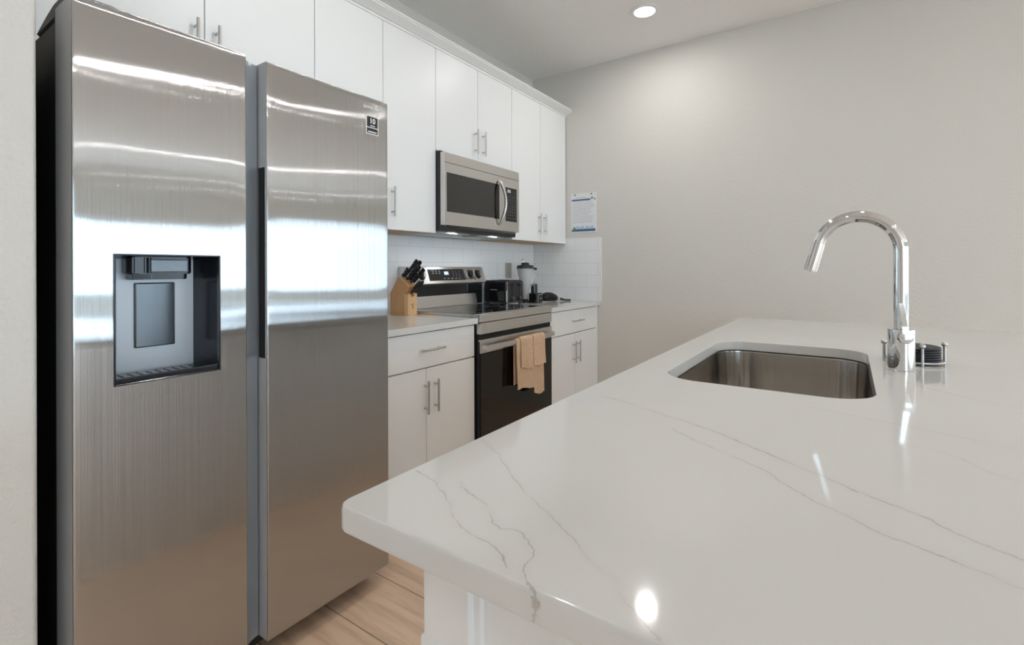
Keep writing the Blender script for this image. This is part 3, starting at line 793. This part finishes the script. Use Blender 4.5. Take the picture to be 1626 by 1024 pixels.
# ------------------------------------------------------------------ blender jug, motor base, small appliance with handle
BXc, BYc = 3.19, 2.07
bl = thing('blender', 'tall pale frosted blender jug with black lid behind the toaster', 'blender', (BXc, BYc, .914))
bm = bmesh.new(); lathe(bm, (BXc, BYc, .914), [(0, .012), (.020, .012), (.022, .02), (.030, .10), (.057, .215), (.065, .262), (.062, .262), (.053, .215), (.026, .10), (.018, .025), (0, .024)], seg=36)
part('jug', bm, 'jar', bl)
bm = bmesh.new(); lathe(bm, (BXc, BYc, .914), [(0, 0), (.036, 0), (.036, .008), (.026, .016), (.022, .03), (0, .03)], seg=30); part('base', bm, 'black', bl)
bm = bmesh.new(); lathe(bm, (BXc, BYc, 1.179), [(.067, -.003), (.067, .012), (.062, .022), (.040, .026), (.032, .026), (.030, .038), (.024, .044), (0, .044)], seg=36); part('lid', bm, 'black', bl)
bm = bmesh.new(); lathe(bm, (BXc-.014, BYc+.012, 1.222), [(.012, 0), (.010, .02), (.004, .032), (0, .034)], seg=16); part('lid_stopper', bm, 'chrome', bl)
bm = bmesh.new(); dv = Vector((.72, -.69, 0)); c0 = Vector((BXc, BYc, 0)); pts = []
for i in range(15):
    s = i/14; pts.append(c0+dv*(.060+.040*math.sin(PI*s)**.8 - .018*s)+Vector((0, 0, 1.17-.13*s)))
tube(bm, pts, .006, 10); part('handle', bm, 'clear', bl)
bm = bmesh.new(); p = c0+dv*.062; tube(bm, [p+Vector((0, 0, 1.178)), p+dv*.03+Vector((0, 0, 1.172))], .009, 10); part('lid_tab', bm, 'black', bl)

MXc, MYc = 3.337, 2.08
mb = thing('blender_cup', 'upright black cylinder with chrome stripe right of the blender jug', 'blender cup', (MXc, MYc, .914), None)
bm = bmesh.new(); lathe(bm, (MXc, MYc, .914), [(0, 0), (.034, 0), (.034, .06), (.027, .075), (.026, .135), (.022, .14), (0, .14)], seg=26); part('cup', bm, 'black', mb)
vdir = Vector((-.84, -.54, 0)); q = Vector((MXc, MYc, 0))+vdir*.0265
bm = bmesh.new(); tube(bm, [q+Vector((0, 0, .985)), q+Vector((0, 0, 1.047))], .003, 8); part('stripe', bm, 'chrome', mb)
ca = thing('can_opener', 'small black electric can opener with chrome front beside the black cylinder', 'can opener', (3.20, 1.98, .914))
part('case', B(3.15, 3.25, 1.945, 2.015, .9145, .990, bev=.008, seg=3), 'gloss_black', ca)
bm = bmesh.new()
for a in ((3.170, 3.242, .976, .980), (3.170, 3.175, .925, .980)): box(bm, a[0], a[1], 1.9425, 1.946, a[2], a[3])
box(bm, 3.198, 3.228, 1.9425, 1.946, .945, .949)
part('front_trim', bm, 'chrome', ca, smooth=0)
hm = thing('hand_mixer', 'black handheld appliance lying with its handle pointing right along the counter', 'hand mixer', (3.42, 1.94, .914))
pth = [(3.305, 1.985, .948), (3.34, 1.972, .953), (3.38, 1.958, .952), (3.42, 1.945, .944), (3.44, 1.937, .938)]
bm = bmesh.new(); tube(bm, pth, [.028, .036, .036, .030, .022], 16); part('motor_housing', bm, 'gloss_black', hm)
bm = bmesh.new(); tube(bm, [(3.437, 1.938, .939), (3.465, 1.925, .934)], [.022, .018], 14); part('collar', bm, 'chrome', hm)
bm = bmesh.new(); tube(bm, [(3.46, 1.927, .937), (3.485, 1.912, .929), (3.505, 1.89, .9225), (3.53, 1.855, .9215)], [.012, .010, .007, .007], 12); part('handle', bm, 'black', hm)

# outlets on the splash
def outlet(name, label, x0, x1, z0, z1, mat, cat):
    t = thing(name, label, cat, ((x0+x1)/2, YW-.008, (z0+z1)/2), None)
    part('cover_plate', B(x0, x1, YW-.0135, YW-.0079, z0, z1, bev=.002), mat, t)
    xm = (x0+x1)/2
    for z in ((z0+z1)/2-.02, (z0+z1)/2+.02): part('socket', B(xm-.016, xm+.016, YW-.0155, YW-.013, z-.014, z+.014, bev=.002), 'trim' if mat == 'trim' else mat, t)
outlet('wall_outlet', 'white wall outlet on the tile behind the toaster', 3.05, 3.122, 1.095, 1.212, 'trim', 'outlet')
outlet('wall_outlet', 'grey outlet plate on the tile beside the blender jug', 3.165, 3.245, 1.10, 1.222, 'plate_grey', 'outlet')

# ------------------------------------------------------------------ notice on the far wall
nt_ = thing('wall_notice', 'printed paper notice with blue header pinned on the beige far wall', 'notice', (XW, 1.766, 1.62))
part('holder', B(XW-.004, XW-.0002, 1.654, 1.880, 1.468, 1.787, bev=.001), 'acrylic', nt_)
xs_ = XW-.0045
def mark(y0, y1, z0, z1, off=.0006): return (xs_-off, xs_+.0006, y0, y1, z0, z1)
part('sheet', B(xs_-.0002, xs_+.0008, 1.660, 1.874, 1.474, 1.758), 'paper', nt_, smooth=0)
bm = bmesh.new(); box(bm, *mark(1.705, 1.872, 1.724, 1.738)); box(bm, *mark(1.662, 1.672, 1.724, 1.738))
part('header_band', bm, 'blue', nt_, smooth=0)
bm = bmesh.new(); rnd = random.Random(3)
y = 1.845
while y > 1.75:
    w = rnd.uniform(.006, .014); box(bm, *mark(y-w, y, 1.747, 1.751+rnd.uniform(0, .004))); y -= w+.003
for r in range(14):
    z = 1.708-r*.0125; y = 1.862
    end = rnd.uniform(1.675, 1.72)
    while y > end:
        w = rnd.uniform(.008, .03); box(bm, *mark(max(y-w, 1.668), y, z, z+.0028)); y -= w+.004
part('text_lines', bm, 'print_grey', nt_, smooth=0)
bm = bmesh.new(); box(bm, *mark(1.662, 1.872, 1.476, 1.494))
part('footer_band', bm, 'blue', nt_, smooth=0)
bm = bmesh.new()
for i in range(12):
    y = 1.668+i*.0165; h = .006+.020*abs(math.sin(i*1.9)); box(bm, *mark(y, y+.011, 1.494, 1.496+h, .0008))
part('footer_pictures', bm, 'blue_light', nt_, smooth=0)
bm = bmesh.new(); lathe(bm, (xs_-.0004, 1.845, 1.497), [(0, .001), (.013, .001), (.013, -.0005)], axis=(-1, 0, 0), seg=18); lathe(bm, (xs_-.0004, 1.691, 1.742), [(0, .001), (.010, .001), (.010, -.0005)], axis=(-1, 0, 0), seg=18)
part('round_emblem', bm, 'green_print', nt_, smooth=0)
for y in (1.843, 1.697):
    bm = bmesh.new(); lathe(bm, (XW-.004, y, 1.775), [(.006, 0), (.006, .003), (.003, .005), (0, .005)], axis=(-1, 0, 0), seg=14); part('pin', bm, 'hinge', nt_)

# ------------------------------------------------------------------ island
IX0, IX1, IY0, IY1 = .341, 2.81, -.78, .478
isl = thing('island_cabinet', 'white kitchen island base cabinet with corner post under the quartz top', 'kitchen island', (1.6, 0, 0))
bm = bmesh.new()
for a in ((.470, 1.08, -.44, .425, 0, .8835), (2.02, 2.77, -.44, .425, 0, .8835), (1.08, 2.02, -.44, -.42, 0, .8835), (1.08, 2.02, .405, .425, 0, .66), (1.08, 2.02, -.42, .405, 0, .1)): box(bm, *a)
part('cabinet_box', bm, 'cabinet', isl, smooth=0)
bm = bmesh.new(); box(bm, .452, .472, .376, .450, .0, .8835, bev=.002); box(bm, .4535, .54, .43, .4515, .0, .8835, bev=.002)
part('corner_post', bm, 'cabinet', isl)
bm = bmesh.new(); box(bm, .4505, .475, .370, .4555, .0, .708, bev=.003, seg=3)
part('post_base', bm, 'cabinet', isl)
bm = bmesh.new(); box(bm, .4585, .472, -.40, .376, .80, .8835, bev=.002); box(bm, .4585, .472, -.40, .376, 0, .12, bev=.002); box(bm, .4585, .472, -.44, -.36, .0, .8835, bev=.002)
box(bm, .4625, .472, .366, .378, .1, .8835, bev=.002)
part('end_frame', bm, 'cabinet', isl)
xs = [.56, 1.02, 1.48, 2.02, 2.74]
for a, b in zip(xs, xs[1:]):
    d = part('door', B(a+.002, b-.002, .425, .445, .11, .872, bev=.0015), 'cabinet', isl)
    bar_pull_bm = bmesh.new(); h = .08; xm = b-.05
    tube(bar_pull_bm, [(xm, .473, .72), (xm, .473, .86)], HR, 10)
    for z in (.74, .84): tube(bar_pull_bm, [(xm, .473, z), (xm, .444, z)], HR*.85, 8)
    part('handle', bar_pull_bm, 'nickel', d)
# top with sink cut-out
SX0, SX1, SY0, SY1 = 1.183, 1.914, -.046, .382
def sup(n, grow=0, r=.092):
    """slightly bowed rounded rectangle of the sink cut-out"""
    pts = rrect(SX0-grow, SX1+grow, SY0-grow, SY1+grow, r+grow, 12); out = []
    cx, cy = (SX0+SX1)/2, (SY0+SY1)/2
    return pts
outer = rrect(IX0, IX1, IY0, IY1, .018, 8); inner = sup(12)
cx, cy = (SX0+SX1)/2, (SY0+SY1)/2
def ray_poly(poly, a):
    dx, dy = math.cos(a), math.sin(a); best = None
    for i in range(len(poly)):
        x0, y0 = poly[i][0]-cx, poly[i][1]-cy; x1, y1 = poly[(i+1) % len(poly)][0]-cx, poly[(i+1) % len(poly)][1]-cy
        ex, ey = x1-x0, y1-y0; den = dx*ey-dy*ex
        if abs(den) < 1e-12: continue
        t = (x0*ey-y0*ex)/den; u = (x0*dy-y0*dx)/den
        if -1e-6 <= u <= 1+1e-6 and t > 0 and (best is None or t > best): best = t
    return (cx+dx*best, cy+dy*best)
angs = sorted(set(round(math.atan2(y-cy, x-cx), 5) for x, y in outer+inner+sup(12, .003)))
def ring(bm, poly, z): return [bm.verts.new((*ray_poly(poly, a), z)) for a in angs]
def shrink(d): return rrect(IX0+d, IX1-d, IY0+d, IY1-d, max(.004, .018-d), 8)
bm = bmesh.new()
rings = [ring(bm, sup(12), .884), ring(bm, sup(12), .9115), ring(bm, sup(12, .001), .9133), ring(bm, sup(12, .003), .914),
         ring(bm, shrink(.004), .914), ring(bm, shrink(.0014), .9128), ring(bm, shrink(0), .9095), ring(bm, shrink(0), .8885), ring(bm, shrink(.0014), .8852), ring(bm, shrink(.004), .884)]
rings.append(rings[0])
n = len(angs)
for a, b in zip(rings, rings[1:]):
    for i in range(n): bm.faces.new((a[i], a[(i+1) % n], b[(i+1) % n], b[i]))
o = part('island_countertop', bm, 'quartz', origin=(1.6, 0, .884), smooth=40); set_props(o, 'large veined white quartz island countertop with a sink cut-out', 'countertop')
# undermount sink
sk = thing('sink', 'undermount stainless steel sink bowl set into the island', 'sink', (cx, cy, .67))
def srr(g, r): return rrect(SX0-g, SX1+g, SY0-g, SY1+g, r, 12)
bm = bmesh.new(); rs = []
for g, r, z in ((.03, .11, .8838), (.004, .096, .8838), (.003, .095, .882), (.002, .094, .875), (-.004, .09, .74), (-.008, .086, .70), (-.02, .075, .678), (-.045, .06, .668), (-.12, .05, .664)):
    rs.append([bm.verts.new((x, y, z)) for x, y in srr(g, r)])
for a, b in zip(rs, rs[1:]):
    for i in range(len(a)): bm.faces.new((a[i], a[(i+1) % len(a)], b[(i+1) % len(a)], b[i]))
bm.faces.new(rs[-1])
part('bowl', bm, 'steel_sink', sk, smooth=60)
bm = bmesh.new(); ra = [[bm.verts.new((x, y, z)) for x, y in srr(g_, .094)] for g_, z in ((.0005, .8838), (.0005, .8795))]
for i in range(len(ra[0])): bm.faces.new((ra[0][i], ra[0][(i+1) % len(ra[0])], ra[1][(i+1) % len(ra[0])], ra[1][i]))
part('rim_shadow_line', bm, 'black', sk)  # black ring paints the shadow line under the counter edge
bm = bmesh.new(); lathe(bm, (cx, cy, .6645), [(.057, 0), (.055, .003), (.045, .002), (.04, -.0), (.0, .0)], seg=32); part('drain', bm, 'chrome', sk)

# ------------------------------------------------------------------ faucet
FXc, FYc, FZ = 1.596, -.110, .914
fa = thing('faucet', 'tall chrome gooseneck faucet standing behind the sink', 'faucet', (FXc, FYc, FZ))
bm = bmesh.new(); lathe(bm, (FXc, FYc, FZ), [(0, 0), (.0305, 0), (.0305, .003), (.0285, .004), (.0285, .1), (.0275, .105), (.0165, .107), (0, .107)], seg=48)
part('base_column', bm, 'chrome', fa)
bm = bmesh.new(); pts = [(FXc, FYc, FZ+.1)]
R_, yc, zc = .0905, FYc+.0905, 1.222
for i in range(12): pts.append((FXc, FYc, FZ+.1+(zc-FZ-.1)*(i+1)/12))
for i in range(1, 29):
    a = PI-(PI-math.radians(15))*i/28; pts.append((FXc, yc+R_*math.cos(a), zc+R_*math.sin(a)))
tube(bm, pts, .0155, 28)
part('gooseneck', bm, 'chrome', fa, smooth=50)
e = Vector(pts[-1]); dd = Vector((0, .2588, -.9659))
bm = bmesh.new(); lathe(bm, e, [(.0135, -.002), (.0135, .002), (.0162, .0025), (.0166, .03), (.0172, .078), (.0165, .081), (.013, .081), (.012, .078), (0, .078)], axis=dd, seg=30)
part('spray_head', bm, 'chrome', fa)
# lever: an angled cap on the front of the column with a thin blade
hd = Vector((-.968, -.25, 0)).normalized(); hs = Vector((.25, -.968, 0)).normalized()
hc = Vector((FXc, FYc, FZ+.088))
bm = bmesh.new(); lathe(bm, hc+hd*.012, [(.0, 0), (.0165, 0), (.0165, .019), (.0155, .0215), (.012, .0225), (0, .0225)], axis=hd, seg=36)
part('lever_cap', bm, 'chrome', fa)
bm = bmesh.new()
p0 = hc+hd*.0305+Vector((0, 0, .008)); p1 = p0+Vector((0, 0, .078))+hd*.008-hs*.013
vs = []
for p, w, t_ in ((p0, .0085, .004), (p0+(p1-p0)*.25, .0062, .003), (p1, .0052, .0022)):
    vs.append([bm.verts.new(p+hs*(w*a)+hd*(t_*b)) for a, b in ((-1, -1), (1, -1), (1, 1), (-1, 1))])
for a, b in zip(vs, vs[1:]):
    for i in range(4): bm.faces.new((a[i], a[(i+1) % 4], b[(i+1) % 4], b[i]))
bm.faces.new(vs[0]); bm.faces.new(vs[-1])
bmesh.ops.bevel(bm, geom=bm.edges[:], offset=.0008, segments=2, affect='EDGES')
part('lever_blade', bm, 'chrome', fa)

# ------------------------------------------------------------------ coaster caddy and coasters
CX, CY = 1.750, -.148
cd = thing('coaster_caddy', 'round silver wire caddy with ball-topped posts beside the faucet', 'coaster holder', (CX, CY, .914))
bm = bmesh.new()
for zz in (.922,):
    pts = [(CX+.0655*math.cos(2*PI*i/40), CY+.0655*math.sin(2*PI*i/40), zz) for i in range(41)]; tube(bm, pts, .0028, 8, caps=False)
for a in (0, PI/2): tube(bm, [(CX-.065*math.cos(a), CY-.065*math.sin(a), .9195), (CX+.065*math.cos(a), CY+.065*math.sin(a), .9195)], .0022, 8)
part('wire_base', bm, 'nickel', cd)
a0 = math.atan2(-.16+.148, 1.686-1.75)
for i in range(4):
    a = a0+PI/2*i; x, y = CX+.0675*math.cos(a), CY+.0675*math.sin(a)
    bm = bmesh.new(); tube(bm, [(x, y, .9145), (x, y, .965)], .0032, 10)
    ps = part('post', bm, 'nickel', cd)
    bm = bmesh.new(); bmesh.ops.create_uvsphere(bm, u_segments=16, v_segments=10, radius=.0072, matrix=Matrix.Translation((x, y, .968)))
    part('ball', bm, 'nickel', ps)
LB = ['bottom coaster of the black stack in the wire caddy', 'second black coaster from the bottom of the caddy stack', 'third black coaster from the bottom of the caddy stack',
      'third black coaster from the top of the caddy stack', 'second black coaster from the top of the caddy stack', 'top coaster of the black stack in the wire caddy']
for i in range(6):
    z = .9222+i*.0066
    bm = bmesh.new(); lathe(bm, (CX, CY, z), [(0, 0), (.056, 0), (.0585, .0018), (.0585, .0042), (.056, .006), (.051, .006), (.050, .0052), (0, .0052)], seg=40)
    o = part('coaster', bm, 'rubber', origin=(CX, CY, z)); set_props(o, LB[i], 'coaster', 'black coasters in the caddy')
